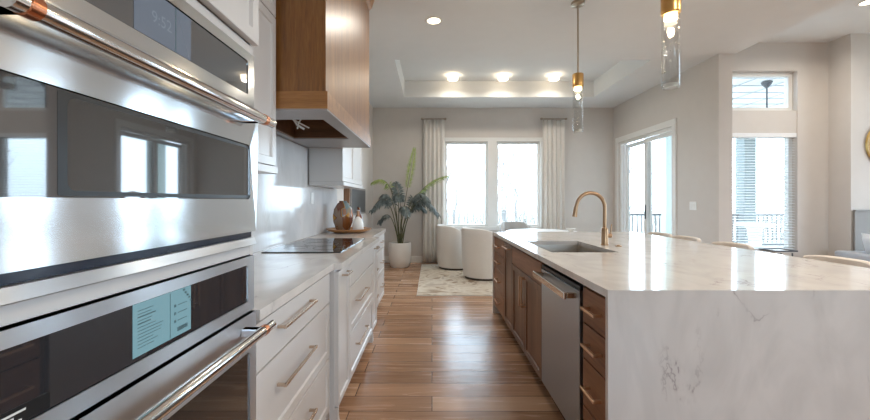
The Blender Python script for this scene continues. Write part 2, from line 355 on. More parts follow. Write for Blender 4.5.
# sliding glass door
t = bpy.data.objects.new('door_1', None); C.objects.link(t); t.location = (RX+0.08, (DY0+DY1)/2, 0); struct(t, 'white sliding glass door to the porch')
def slab_frame(y0, y1, x, z0, z1, w):
    return MB().box(x, x+0.045, y0, y0+w, z0, z1).box(x, x+0.045, y1-w, y1, z0, z1).box(x, x+0.045, y0+w, y1-w, z1-w, z1).box(x, x+0.045, y0+w, y1-w, z0, z0+w)
slab_frame(DY0, DY1, RX+0.02, 0, DZ, 0.05).build('door_frame', M['trim'], t)
for (a, b, x) in ((DY0+0.05, 6.66, RX+0.07), (6.58, DY1-0.05, RX+0.12)):
    p = slab_frame(a, b, x, 0.03, DZ-0.05, 0.07).build('door_panel', M['trim'], t)
    MB().box(x+0.02, x+0.026, a+0.07, b-0.07, 0.1, DZ-0.12).build('glass_pane', M['glass'], p)
MB().box(RX+0.055, RX+0.07, 6.60, 6.63, 0.95, 1.2, 0.004).build('door_handle', M['rail'], t)
sbox('trim_3', M['trim'], (RX-0.02, RX, DY0-0.09, DY0, 0, DZ+0.10), (RX-0.02, RX, DY1, DY1+0.09, 0, DZ+0.10), (RX-0.02, RX, DY0, DY1, DZ, DZ+0.10), label='white casing around the sliding door')
sbox('trim_4', M['trim'], (NX0-0.06, NX0, NY-0.012, NY, 0.44, 3.30), (NX1, NX1+0.05, NY-0.012, NY, 0.44, 3.30), (NX0, NX1, NY-0.012, NY, 3.24, 3.30), (NX0, NX1, NY-0.012, NY, 0.44, 0.5), label='casing around the living area window')
bpy.data.objects['trim_4'].data.materials[0] = M['wall']
# unseen windows added to light the room from the living side
struct(MB().box(9.63, 9.636, 1.0, 5.2, 0.15, 3.4).build('added_window_5', M['glass']), 'large unseen glazed opening added for fill light at the east side of the living area')
struct(MB().box(1.4, 4.0, YB-0.08, YB-0.074, 0.8, 2.4).build('added_window_6', M['glass']), 'unseen window added for fill light behind the viewer')

# ================================================================ OUTSIDE
struct(MB().box(-60, 70, BY+0.3, 90, -1.25, -1.2).box(10.2, 70, -60, BY+0.3, -1.25, -1.2).box(-60, 10.2, -60, YB-0.3, -1.25, -1.2).build('ground', M['ground']), 'pale winter lawn outside')
struct(MB().box(KX1, 11.5, 5.76, BY+0.15, -0.2, -0.06).box(RX+0.3, 11.5, BY+0.16, 10.7, -0.2, -0.06).build('floor_porch', M['deck']), 'porch deck outside the sliding door')
m = MB().box(RX+0.2, 11.5, 5.76, 10.7, 3.86, 3.95)
struct(m.build('ceiling_porch', M['porchceil']), 'white panelled porch ceiling')
m = MB()
for k in range(9): m.box(RX+0.2, 11.5, 6.2+0.52*k, 6.225+0.52*k, 3.845, 3.859)
for k in range(9): m.box(4.4+0.8*k, 4.425+0.8*k, 5.8, 10.6, 3.838, 3.845)
struct(m.build('trim_5', M['sofa']), 'battens of the porch ceiling')
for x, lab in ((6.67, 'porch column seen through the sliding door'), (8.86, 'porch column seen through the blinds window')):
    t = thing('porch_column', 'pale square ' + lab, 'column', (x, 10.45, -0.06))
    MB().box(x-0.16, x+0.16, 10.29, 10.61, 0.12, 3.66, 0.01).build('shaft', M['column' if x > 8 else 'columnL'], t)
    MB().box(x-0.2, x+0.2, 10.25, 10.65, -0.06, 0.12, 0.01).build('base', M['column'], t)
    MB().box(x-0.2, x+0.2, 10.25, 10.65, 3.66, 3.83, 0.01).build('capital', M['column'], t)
for (x0, x1, lab) in ((3.98, 6.46, 'dark metal porch railing left of the first column'), (6.88, 8.65, 'dark metal porch railing between the two columns'), (9.07, 11.4, 'dark metal porch railing right of the second column')):
    t = thing('porch_railing', lab, 'railing', ((x0+x1)/2, 10.45, -0.06), 'porch railings')
    MB().box(x0, x1, 10.42, 10.48, 0.86, 0.91).build('top_rail', M['rail'], t)
    MB().box(x0, x1, 10.43, 10.47, 0.02, 0.06).build('bottom_rail', M['rail'], t)
    n = int((x1-x0)/0.125)
    for k in range(n+1):
        x = x0+0.03+k*(x1-x0-0.06)/n
        MB().box(x-0.010, x+0.010, 10.44, 10.46, (-0.06 if k in (0, n) else 0.06), 0.86).build('baluster', M['rail'], t)
t = thing('porch_table', 'round white pedestal table out on the porch', 'table', (7.85, 9.0, -0.06))
MB().lathe(7.85, 9.0, [(0.36, 0.66), (0.38, 0.68), (0.38, 0.70), (0.36, 0.72)]).build('tabletop', M['white'], t, True)
MB().lathe(7.85, 9.0, [(0.26, -0.06), (0.26, -0.02), (0.15, 0.06), (0.12, 0.3), (0.15, 0.58), (0.2, 0.66)]).build('pedestal', M['white'], t, True)
t = thing('porch_fan', 'dark ceiling fan hanging from the porch ceiling', 'ceiling fan', (7.24, 8.0, 3.0))
MB().lathe(7.24, 8.0, [(0.03, 3.72), (0.09, 3.80), (0.10, 3.838)]).build('canopy', M['rail'], t, True)
MB().lathe(7.24, 8.0, [(0.016, 3.20), (0.016, 3.72)], 12).build('downrod', M['rail'], t, True)
MB().lathe(7.24, 8.0, [(0.05, 3.00), (0.11, 3.03), (0.12, 3.14), (0.06, 3.20)]).build('motor', M['rail'], t, True)
for k in range(5):
    a = 2*PI*k/5+0.3; m = MB(); m.box(0.11, 0.68, -0.065, 0.065, 0, 0.012, 0.004)
    bmesh.ops.rotate(m.bm, verts=m.bm.verts[:], cent=(0, 0, 0), matrix=Matrix.Rotation(a, 3, 'Z') @ Matrix.Rotation(0.2, 3, 'X'))
    bmesh.ops.translate(m.bm, verts=m.bm.verts[:], vec=(7.24, 8.0, 3.08)); m.build('blade', M['rail'], t)
def tree(x, y, h, seed, label):
    rnd = random.Random(seed); m = MB()
    def grow(p, d, L, r, lv):
        pts = [p]; q = p.copy(); dd = d.copy()
        for _ in range(3):
            dd = (dd+Vector((rnd.uniform(-.18, .18), rnd.uniform(-.18, .18), rnd.uniform(-.02, .14)))).normalized(); q = q+dd*L/3; pts.append(q.copy())
        m.tube(pts, [r, r*.85, r*.72, r*.6], 5 if lv else 7, False)
        if lv >= 4: return
        for k in range(3 if lv else 4):
            i = rnd.choice((1, 2, 3, 3)) if k else 3
            a = rnd.uniform(0, 2*PI); s = rnd.uniform(0.5, 0.95)
            nd = (dd+Vector((math.cos(a)*s, math.sin(a)*s, rnd.uniform(-.1, .3)))).normalized()
            grow(pts[i], nd, L*rnd.uniform(.58, .78), r*(.8, .72, .6, .6)[i]*.75, lv+1)
    grow(Vector((x, y, -1.2)), Vector((0, 0, 1)), h*0.36, h*0.017, 0)
    return tag(m.build('bare_tree', M['bark']), label, 'tree', 'bare trees in the garden')
for a in ((0.9, 20, 8.0, 3, 'bare tree outside the left dining window'), (4.4, 22, 9.0, 4, 'bare tree outside the right dining window, nearest its frame'),
          (7.4, 32, 8.5, 8, 'slighter bare tree farther off outside the right dining window'), (2.4, 40, 10, 5, 'distant bare tree outside the left dining window'), (11.0, 22, 8.0, 6, 'bare tree outside the sliding door'),
          (17, 33, 9.0, 11, 'bare tree beyond the porch railing, behind the first column'), (15.8, 15.0, 6.5, 9, 'bare tree beyond the porch railing outside the blinds window')): tree(*a)
def bushrow(x0, x1, y, h, label, seed):
    rnd = random.Random(seed); m = MB()
    for k in range(260):
        x = rnd.uniform(x0, x1); z = h*rnd.uniform(.5, 1); yy = y+rnd.uniform(-.6, .6)
        m.tube([(x, yy, -1.2), (x+rnd.uniform(-.3, .3), yy, -1.2+z*.6), (x+rnd.uniform(-.7, .7), yy+rnd.uniform(-.3, .3), -1.2+z)], [.022, .016, .007], 4, False)
    o = tag(m.build('brush_thicket', M['bush']), label, 'brush'); o['kind'] = 'stuff'
bushrow(-1.5, 8, 24, 3.0, 'dry brush thicket at the end of the lawn behind the dining windows', 2)
bushrow(8, 24, 24, 2.8, 'dry brush thicket beyond the porch railing', 5)

# ================================================================ LAMPS
def area(name, loc, rot, sx, power, col, parent=None, spread=PI, shape='DISK', sy=None):
    l = bpy.data.lights.new(name, 'AREA'); l.shape = shape; l.size = sx; l.energy = power; l.color = col; l.spread = spread
    if sy: l.size_y = sy
    o = bpy.data.objects.new(name, l); C.objects.link(o); o.location = loc; o.rotation_euler = rot
    if parent: o.parent = parent; o.location = Vector(loc)-Vector(parent.location)
    return o
def downlight(x, y, z, power, label, drum=0.0):
    t = thing('recessed_light', label, 'ceiling light', (x, y, z), 'recessed downlights')
    MB().lathe(x, y, [(0.067, z-0.010), (0.085, z-0.012), (0.098, z-0.001), (0.067, z-0.001)], 32, False).build('trim_ring', M['trim'], t, True)
    if drum: MB().lathe(x, y, [(0.07, z-drum), (0.085, z-drum+0.01), (0.087, z-0.013)], 32).build('lens', M['lamp'], t, True)
    else: MB().lathe(x, y, [(0.066, z-0.006), (0.066, z-0.002)], 32).build('lens', M['lamp'], t)
    area('lamp', (x, y, z-0.02-drum), (0, 0, 0), 0.10, power, (1, 0.91, 0.80), t, 2.8)
downlight(0.02, 3.95, CH, 8.0, 'recessed downlight in the flat kitchen ceiling above the aisle')
for x, s in ((0.37, 'leftmost'), (1.26, 'middle'), (2.16, 'rightmost')):
    downlight(x, 6.55, TZ, TRAY_W, s+' of the three ceiling lights in the ceiling tray', 0.09)
downlight(5.25, 4.46, RH, LAMP_W, 'recessed downlight in the higher ceiling at the right edge')
for x, y, z in ((1.9, 0.9, CH), (3.0, 1.9, CH), (6.5, 2.2, RH)):  # unseen downlights, added for the light they give the room
    downlight(x, y, z, LAMP_W, 'unseen downlight added for extra room light, overhead near the viewer')
def portal(loc, rot, sx, sy):
    o = area('window_portal', loc, rot, sx, 1, (1, 1, 1), None, PI, 'RECTANGLE', sy); o.data.cycles.is_portal = True; return o
portal((1.25, BY+0.22, 1.62), (-PI/2, 0, 0), 2.0, 1.8)
portal((9.8, 3.1, 1.78), (0, PI/2, 0), 3.3, 4.3)
portal((2.7, YB-0.2, 1.6), (PI/2, 0, 0), 2.7, 1.7)
portal((KX1+0.05, 6.6, 1.22), (0, PI/2, 0), 2.5, 1.75)
portal((4.88, NY+0.2, 1.4), (-PI/2, 0, 0), 1.3, 1.9)

def pendant(x, y, label):
    t = thing('pendant_light', label, 'pendant light', (x, y, 2.38), 'glass tube pendants over the island')
    MB().lathe(x, y, [(0.065, CH), (0.065, CH-0.022), (0.03, CH-0.034), (0.012, CH-0.036)]).build('canopy', M['nickel'], t, True)
    MB().lathe(x, y, [(0.008, 2.50), (0.008, CH-0.03)], 14).build('rod', M['nickel'], t, True)
    MB().lathe(x, y, [(0.012, 2.508), (0.048, 2.505), (0.052, 2.500), (0.052, 2.385), (0.047, 2.380), (0.047, 2.376)]).build('socket_cap', M['pend'], t, True)
    MB().lathe(x, y, [(0.047, 2.376), (0.047, 1.945), (0.043, 1.940), (0.037, 1.945), (0.037, 2.376)], 40, False).build('glass_tube', M['pglass'], t, True)
    MB().lathe(x, y, [(0.0365, 1.943), (0.0365, 1.966)], 32).build('end_lens', M['frost'], t, True)
    MB().lathe(x, y, [(0.034, 2.352), (0.034, 2.372)], 24).build('led_puck', M['led'], t, True)
    rnd = random.Random(int(y*10)); m = MB()
    for k in range(34):
        a = rnd.uniform(0, 2*PI); z = 1.96+0.40*rnd.random()**0.7; r = rnd.uniform(.0015, .004); R = 0.042
        m.lathe(x+R*math.cos(a), y+R*math.sin(a), [(r*.4, z-r), (r, z), (r*.4, z+r)], 6)
    m.build('bubbles', M['frost'], t, True)
    l = bpy.data.lights.new('pendant_lamp', 'POINT'); l.energy = 5.0; l.color = (1, 0.78, 0.5); l.shadow_soft_size = 0.02
    o = bpy.data.objects.new('pendant_lamp', l); C.objects.link(o); o.parent = t; o.location = (0, 0, -0.07)
pendant(1.42, 2.20, 'nearer glass tube pendant with gold cap, cut by the top edge')
pendant(1.42, 3.60, 'farther glass tube pendant on a thin rod, above the sink')

# ================================================================ OVEN TOWER
FX = -0.575                       # cabinet face of the tower
OY0, OY1 = 0.405, 1.167
t = thing('oven_cabinet', 'tall ivory cabinet that houses the two stacked ovens', 'cabinet', (-0.89, 0.78, 0))
m = MB().box(-1.2, FX, 0.36, OY0-0.001, 0.1, CH-0.001).box(-1.2, FX, OY1+0.001, 1.187, 0.1, CH-0.001).box(-1.2, -1.18, OY0, OY1, 0.1, CH-0.001)
m.box(-1.18, FX, OY0, OY1, 1.102, 1.131).box(-1.18, FX, OY0, OY1, 0.30, 0.32).box(-1.18, FX, OY0, OY1, 1.727, 1.76).box(-1.18, FX-0.02, OY0, OY1, 1.76, CH-0.001).box(-1.18, FX-0.02, OY0, OY1, 0.1, 0.30)
m.build('carcass', M['cab'], t)
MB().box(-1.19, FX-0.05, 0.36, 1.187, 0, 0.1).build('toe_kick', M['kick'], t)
for (a, b) in ((0.365, 0.772), (0.776, 1.183)):
    MB().shaker(FX, FX+0.02, a, b, 1.765, 2.55, 1).build('door', M['cab'], t); MB().shaker(FX, FX+0.02, a, b, 2.555, 3.17, 1).build('door', M['cab'], t)
d = MB().shaker(FX, FX+0.02, 0.365, 1.183, 0.105, 0.296, 1).build('drawer', M['cab'], t)
def oven_handle(parent, z, y0, y1, xf, xh):
    h = MB().tube([(xh, y0, z), (xh, y1, z)], 0.0145, 20).build('handle', M['chrome'], parent, True)
    for y, yc in ((y0+0.012, y0+0.024), (y1-0.070, y1-0.054)):
        MB().box(xf, xh-0.006, y-0.012, y+0.014, z-0.012, z+0.012, 0.003).build('bracket', M['steel'], h)
        MB().tube([(xh, yc-0.008, z), (xh, yc+0.008, z)], 0.0160, 20).build('collar', M['copper'], h, True)
    return h
def framed(x0, x1, y0, y1, z0, z1, gy0, gy1, gz0, gz1, rc=0.02, lean=0.0):
    """steel front with a rounded rectangular opening, face towards +X"""
    m = MB(); b = m.bm; k = 6
    def rr(y0, y1, z0, z1, r):
        out = []
        for cy, cz, a0 in ((y1-r, z1-r, 0), (y0+r, z1-r, PI/2), (y0+r, z0+r, PI), (y1-r, z0+r, 1.5*PI)):
            for i in range(k+1):
                a = a0+PI/2*i/k; out.append((cy+r*math.cos(a), cz+r*math.sin(a)))
        return out
    O = rr(y0, y1, z0, z1, 0.004); I = rr(gy0, gy1, gz0, gz1, rc); n = len(O)
    vs = {}
    for nm, L, x in (('of', O, x1), ('ob', O, x0), ('if', I, x1), ('ib', I, x0)): vs[nm] = [b.verts.new((x+(lean if nm == 'of' and p[1] > (z0+z1)/2 else 0), *p)) for p in L]
    for i in range(n):
        j = (i+1) % n
        b.faces.new((vs['of'][i], vs['of'][j], vs['if'][j], vs['if'][i])); b.faces.new((vs['ob'][j], vs['ob'][i], vs['ib'][i], vs['ib'][j]))
        b.faces.new((vs['of'][j], vs['of'][i], vs['ob'][i], vs['ob'][j])); b.faces.new((vs['if'][i], vs['if'][j], vs['ib'][j], vs['ib'][i]))
    return m
XB, XF = FX+0.0, -0.561
GY0, GY1 = OY0+0.038, 1.130
# --- upper oven
t = thing('microwave_oven', 'upper steel wall oven with a digital clock and wide bar handle', 'oven', (-0.85, 0.786, 1.134))
MB().box(-1.15, XB, OY0+0.01, OY1-0.01, 1.136, 1.722).build('body', M['black'], t)
p = framed(XB, XF, OY0, OY1, 1.563, 1.725, GY0, GY1, 1.594, 1.697, 0.010).build('control_panel', M['steel'], t)
g = MB().box(XB, XF-0.003, GY0-0.0005, GY1+0.0005, 1.5935, 1.6975).build('panel_glass', M['ovglass2'], p)
s = MB().box(XF-0.003, XF-0.002, 0.70, 0.864, 1.597, 1.694).build('clock_display', M['screen_off'], p)
MB().box(XF-0.002, XF-0.0015, 0.812, 0.814, 1.597, 1.694).build('divider', M['ink'], p)
def text_on(parent, body, size, y, z, x, mat, name):
    cu = bpy.data.curves.new('txt', 'FONT'); cu.body = body; cu.size = size; cu.extrude = 0.0002
    o = bpy.data.objects.new('txt', cu); C.objects.link(o); bpy.context.view_layer.update()
    me = bpy.data.meshes.new_from_object(o.evaluated_get(bpy.context.evaluated_depsgraph_get())); bpy.data.objects.remove(o)
    off = Vector((0, 0, 0)); q = parent
    while q is not None: off += Vector(q.location); q = q.parent
    for v in me.vertices: v.co = Vector((x+v.co.z, y+v.co.x, z+v.co.y))-off
    me.materials.clear(); me.materials.append(mat)
    o = bpy.data.objects.new(name, me); C.objects.link(o); o.parent = parent; return o
text_on(p, '9:52', 0.034, 0.742, 1.632, XF-0.0016, M['digits'], 'clock_digits')
d = framed(XB, XF+0.006, OY0, OY1, 1.176, 1.556, GY0, GY1, 1.275, 1.44, 0.014, 0.008).build('door', M['steel'], t)
MB().box(XB, XF+0.002, GY0-0.0005, GY1+0.0005, 1.2745, 1.4405).build('door_glass', M['ovglass'], d)
framed(XF+0.002, XF+0.0025, 0.552, GY1-0.002, 1.278, 1.437, 0.567, 1.122, 1.286, 1.430, 0.014).build('window_border', M['black'], d)
oven_handle(d, 1.512, 0.434, 1.155, XF+0.006, -0.500)
MB().box(XB-0.01, XF-0.006, OY0+0.005, OY1-0.005, 1.158, 1.176).build('vent_slot', M['vent'], t)
MB().prism([(XB, 1.134), (XF+0.006, 1.134), (XF+0.008, 1.136), (XF+0.001, 1.156), (XB, 1.158)], 'Y', OY0, OY1).build('lower_trim', M['steelB'], t)
# --- lower oven
t = thing('wall_oven', 'lower steel wall oven with a lit cyan display page', 'oven', (-0.85, 0.786, 0.32))
MB().box(-1.15, XB, OY0+0.01, OY1-0.01, 0.322, 1.098).build('body', M['black'], t)
p = framed(XB, XF, OY0, OY1, 0.932, 1.100, GY0, GY1, 0.963, 1.075, 0.010).build('control_panel', M['steelB'], t)
MB().box(XB, XF-0.003, GY0-0.0005, GY1+0.0005, 0.9625, 1.0755).build('panel_glass', M['ovglass'], p)
MB().box(XF-0.003, XF-0.002, 0.697, 0.864, 0.972, 1.0735).build('display_page', M['screen'], p)
m = MB(); xx0, xx1 = XF-0.002, XF-0.0017
m.box(xx0, xx1, 0.795, 0.7965, 0.974, 1.071)
rnd = random.Random(4)
for k in range(12): m.box(xx0, xx1, 0.708, 0.708+rnd.uniform(.03, .07), 1.058-0.0065*k, 1.0605-0.0065*k-(0 if k in (2, 4) else .0012))
for k in range(3):
    z = 1.040-0.017*k
    m.box(xx0, xx1, 0.808, 0.814, z-0.003, z+0.003).box(xx0, xx1, 0.82, 0.85, z-0.0008, z+0.0008)
m.box(xx0, xx1, 0.818, 0.852, 0.982, 0.991, 0.0001)
for k in range(9):
    y = 0.835+0.003*k; z = 1.069-0.0035*k+0.004*(k % 2); m.prism([(y, z), (y+.004, z+.002), (y+.007, z-.001), (y+.003, z-.003)], 'X', xx0, xx1)
m.build('printing', M['ink'], p)
s = MB().box(XF-0.003, XF-0.0022, 0.45, 0.545, 0.966, 0.990).build('black_sticker', M['black'], p)
m = MB(); [m.box(XF-0.0022, XF-0.002, 0.458, 0.458+w, z, z+0.0032) for w, z in ((.055, .981), (.04, .975), (.05, .969))]
m.build('sticker_lines', M['white'], s)
d = framed(XB, XF+0.006, OY0, OY1, 0.335, 0.926, GY0, GY1, 0.40, 0.812, 0.014).build('door', M['steelB'], t)
MB().box(XB, XF+0.002, GY0-0.0005, GY1+0.0005, 0.3995, 0.8125).build('door_glass', M['ovwin'], d)
oven_handle(d, 0.885, 0.434, 1.155, XF+0.006, -0.500)
# pantry beside the ovens, out of view
t = thing('pantry_cabinet', 'tall ivory pantry cabinet on the near side of the ovens', 'cabinet', (-0.89, -0.1, 0))
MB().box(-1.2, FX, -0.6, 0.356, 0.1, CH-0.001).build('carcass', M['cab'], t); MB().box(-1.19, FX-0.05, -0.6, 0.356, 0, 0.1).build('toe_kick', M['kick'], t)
for (a, b) in ((-0.595, -0.124), (-0.12, 0.352)): MB().shaker(FX, FX+0.02, a, b, 0.105, 2.55, 1).build('door', M['cab'], t)

# ================================================================ LEFT BASE CABINETS
def pull(parent, x, sx, y0, y1, z, mat=None, r=0.0055, vertical=False, out=0.032):
    m = MB(); xx = x+sx*out
    if vertical:   # y0 is the y, (y1, z) the z range
        a, b = y1, z
        m.box(xx-r, xx+r, y0-r, y0+r, a, b, 0.0015)
        for q in (a+0.012, b-0.012): m.box(min(x, xx), max(x, xx), y0-r, y0+r, q-r, q+r, 0.001)
    else:
        m.box(xx-r, xx+r, y0, y1, z-r, z+r, 0.0015)
        for q in (y0+0.010, y1-0.010): m.box(min(x, xx), max(x, xx), q-r, q+r, z-r, z+r, 0.001)
    return m.build('handle', mat or M['pull'], parent)
AX, BX = -0.572, -0.530
def base_carcass(name, label, x, y0, y1, mat, xb=-1.2, kick=0.07, group=None, z1=0.882):
    t = thing(name, label, 'cabinet', ((x+xb)/2, (y0+y1)/2, 0), group); s = 1 if x > xb else -1
    MB().box(min(xb, x-s*0.02), max(xb, x-s*0.02), y0, y1, 0.095, z1).build('carcass', mat if mat is M['cab'] else M['kick'], t)  # walnut units get a dark carcass that stands for shade in the drawer gaps
    a, b = xb+s*0.01, x-s*kick
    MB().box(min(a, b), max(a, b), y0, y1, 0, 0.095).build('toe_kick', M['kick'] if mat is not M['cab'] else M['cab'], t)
    return t
t = base_carcass('drawer_cabinet', 'ivory base cabinet with three wide drawers next to the ovens', AX, 1.19, 2.07, M['cab'])
for i, (z0, z1) in enumerate(((0.708, 0.868), (0.405, 0.700), (0.105, 0.397))):
    d = MB().shaker(AX-0.02, AX, 1.20, 2.06, z0, z1, 1, 0 if i == 0 else 0.055).build('drawer', M['cab'], t)
    pull(d, AX, 1, 1.36, 1.735, (0.805, 0.590, 0.295)[i])
def pullout(label, y0, y1):
    t = base_carcass('pullout_cabinet', label, BX, y0, y1, M['cab'])
    d = MB().shaker(BX-0.02, BX, y0+0.006, y1-0.004, 0.105, 0.868, 1, 0.045).build('door', M['cab'], t)
    c = (y0+y1)/2; pull(d, BX, 1, c-0.07, c+0.07, 0.835)
    MB().prism([(y0+0.0, 0.0), (y0+0.05, 0.0), (y0+0.03, 0.06), (y0+0.03, 0.095), (y0, 0.095)], 'X', BX-0.05, BX-0.003).build('foot', M['cab'], t)
pullout('narrow ivory pull-out cabinet on the near side of the cooktop drawers', 2.09, 2.385)
t = base_carcass('drawer_cabinet', 'ivory drawer cabinet below the black cooktop', BX, 2.387, 3.318, M['cab'], group=None)
for i, (z0, z1) in enumerate(((0.718, 0.868), (0.415, 0.710), (0.105, 0.407))):
    d = MB().shaker(BX-0.02, BX, 2.393, 3.312, z0, z1, 1, 0 if i == 0 else 0.055).build('drawer' if i else 'false_front', M['cab'], t)
    if i: pull(d, BX, 1, 2.55, 2.93, (0, 0.585, 0.285)[i])
pullout('narrow ivory pull-out cabinet on the far side of the cooktop drawers', 3.32, 3.56)
t = base_carcass('drawer_cabinet', 'ivory base cabinet with small drawers at the far end by the plant', AX-0.03, 3.58, 4.66, M['cab'])
for j, (a, b) in enumerate(((3.59, 4.12), (4.13, 4.65))):
    for i, (z0, z1) in enumerate(((0.708, 0.868), (0.405, 0.700), (0.105, 0.397))):
        d = MB().shaker(AX-0.05, AX-0.03, a, b, z0, z1, 1, 0 if i == 0 else 0.05).build('drawer', M['cab'], t)
        pull(d, AX-0.03, 1, (a+b)/2-0.09, (a+b)/2+0.09, (0.79, 0.55, 0.27)[i])
# countertop with the stepped front
pts = [(-1.199, 1.19), (-0.553, 1.19), (-0.553, 2.075), (-0.508, 2.085), (-0.508, 3.565), (-0.585, 3.575), (-0.585, 4.675), (-1.199, 4.675)]
tag(MB().prism(pts, 'Z', 0.884, 0.920).build('countertop', M['quartz']), 'pale quartz countertop along the left wall, stepping out at the cooktop', 'countertop')
# backsplash
tag(MB().box(-1.219, -1.200, 1.19, 2.085, 0.921, 1.415).box(-1.219, -1.200, 2.085, 3.565, 0.921, 1.775).box(-1.219, -1.200, 3.565, 4.675, 0.921, 1.415).build('backsplash', M['splash']), 'glossy white stone backsplash between countertop and wall cabinets', 'backsplash')
t = thing('wall_outlet', 'white outlet plate on the backsplash beneath the far wall cabinet', 'outlet', (-1.199, 3.70, 1.30))
MB().box(-1.1995, -1.194, 3.66, 3.735, 1.24, 1.355, 0.003).build('cover_plate', M['trim'], t)
MB().box(-1.194, -1.1925, 3.68, 3.715, 1.258, 1.29, 0.0006).box(-1.194, -1.1925, 3.68, 3.715, 1.305, 1.337, 0.0006).build('socket', M['white'], t)
# cooktop
t = thing('cooktop', 'flat black glass cooktop set in the left countertop', 'cooktop', (-0.9, 2.95, 0.9205))
MB().box(-1.15, -0.615, 2.49, 3.41, 0.9205, 0.927, 0.0025).build('glass_top', M['cook'], t)
m = MB()
for x, y, r in ((-0.76, 2.72, .11), (-1.0, 2.72, .085), (-0.88, 2.95, .13), (-0.76, 3.19, .085), (-1.0, 3.19, .11)):
    m.lathe(x, y, [(r, 0.9271), (r, 0.9274), (r-.003, 0.9274), (r-.003, 0.9271)], 40, False)
m.build('burner_rings', M['slate'], t)
# wall cabinets
UX = -0.872
def upper(label, y0, y1, doors):
    t = thing('wall_cabinet', label, 'cabinet', ((UX-1.2)/2, (y0+y1)/2, 1.42))
    MB().box(-1.2, UX-0.02, y0, y1, 1.46, CH-0.001).build('carcass', M['cab'], t)
    MB().box(-1.2, UX+0.012, y0, y1+0.0, 1.42, 1.459, 0.003).build('light_rail', M['cab'], t)
    for a, b in doors:
        MB().shaker(UX-0.02, UX, a, b, 1.465, 2.285, 1, 0.06).build('door', M['cab'], t); MB().shaker(UX-0.02, UX, a, b, 2.292, 3.05, 1, 0.06).build('door', M['cab'], t)
    MB().prism([(-1.2, 3.06), (UX, 3.06), (UX+0.06, CH-0.001), (-1.2, CH-0.001)], 'Y', y0, y1).build('crown', M['cab'], t)
upper('ivory wall cabinet between the ovens and the wooden hood', 1.19, 2.068, ((1.195, 1.628), (1.632, 2.064)))
upper('ivory wall cabinet beyond the wooden hood', 3.60, 4.62, ((3.605, 4.108), (4.112, 4.615)))
# ================================================================ RANGE HOOD
t = thing('range_hood', 'amber wood range hood reaching the ceiling above the cooktop', 'range hood', (-0.9, 2.825, 1.78))
HO = (-1.14, -0.685, 2.33, 3.06)
m = MB().ring(-1.199, -0.603, 2.10, 3.55, 1.89, 2.2, *HO).box(-1.199, -0.603, 2.10, 3.55, 2.2, CH-0.001)
m.build('hood_body', M['hoodV'], t)
MB().ring(-1.199, -0.590, 2.088, 3.562, 1.792, 1.89, *HO).build('base_band', M['hoodH'], t)
MB().ring(-1.199, -0.592, 2.09, 3.56, 1.782, 1.792, *HO).build('liner_frame', M['hoodframe'], t)
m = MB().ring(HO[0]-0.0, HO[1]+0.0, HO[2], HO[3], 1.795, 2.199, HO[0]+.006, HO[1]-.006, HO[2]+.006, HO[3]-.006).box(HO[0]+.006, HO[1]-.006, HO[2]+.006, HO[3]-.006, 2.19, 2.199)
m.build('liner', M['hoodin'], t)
MB().tube([(-0.97, 2.46, 2.19), (-0.965, 2.46, 1.95), (-0.955, 2.47, 1.85), (-0.935, 2.50, 1.82), (-0.92, 2.52, 1.79), (-0.88, 2.55, 1.765)], 0.007, 8).tube([(-0.945, 2.48, 1.83), (-0.91, 2.51, 1.805), (-0.85, 2.56, 1.775)], 0.005, 8).tube([(-0.92, 2.53, 1.765), (-0.90, 2.50, 1.80), (-0.875, 2.49, 1.83)], 0.005, 8).build('hanging_wire', M['white'], t, True)
MB().prism([(-0.603, 3.10), (-0.58, 3.12), (-0.555, CH-0.001), (-0.603, CH-0.001)], 'Y', 2.10, 3.56).build('crown', M['hoodH'], t)
# ================================================================ TRAY AND VASES
TCX, TCY = -0.93, 4.15
t = tag(MB().lathe(TCX, TCY, [(0.16, 0.9205), (0.235, 0.945), (0.252, 0.962), (0.246, 0.964), (0.225, 0.952), (0.15, 0.934), (0.001, 0.932)], 48).build('wooden_tray', M['traywood'], None, True), 'round honey coloured wooden tray on the left countertop', 'tray')
tag(MB().lathe(-1.0, 4.16, [(0.055, 0.9345), (0.075, 0.95), (0.105, 1.03), (0.113, 1.10), (0.10, 1.18), (0.065, 1.24), (0.04, 1.258), (0.045, 1.272), (0.038, 1.272), (0.03, 1.255)], 48).build('ceramic_vase', M['vase'], None, True), 'large multicoloured round vase on the wooden tray', 'vase')
t = tag(MB().lathe(-0.815, 4.075, [(0.05, 0.942), (0.060, 0.954), (0.062, 1.00), (0.048, 1.06), (0.022, 1.09), (0.014, 1.10), (0.013, 1.16), (0.017, 1.17), (0.011, 1.168)], 40).build('bottle_vase', M['white'], None, True), 'small white narrow-necked vase in front on the wooden tray', 'vase')
MB().lathe(-0.815, 4.075, [(0.0142, 1.095), (0.0145, 1.10), (0.0138, 1.15), (0.0138, 1.16)], 24).build('neck_wrap', M['traywood'], t, True)
tag(MB().lathe(-0.84, 4.245, [(0.042, 0.9345), (0.048, 0.95), (0.05, 1.04), (0.034, 1.10), (0.016, 1.13), (0.016, 1.19), (0.02, 1.20), (0.012, 1.198)], 32).build('bottle_vase', M['vase'], None, True), 'small dark patterned vase between the round vase and the white vase', 'vase')
t = thing('wooden_board', 'narrow upright wooden board behind the round vase', 'board', (-0.97, 4.50, 0.92))
m = MB().box(-1.07, -0.995, 4.47, 4.49, 0.9205, 1.44, 0.004); m.build('board', M['boardwood'], t)
MB().box(-1.085, -0.98, 4.45, 4.53, 0.9205, 0.94, 0.003).build('foot', M['boardwood'], t)
t = thing('wall_panel_picture', 'dark grey framed panel on the left wall beyond the countertop', 'picture', (KX0, 6.1, 1.06))
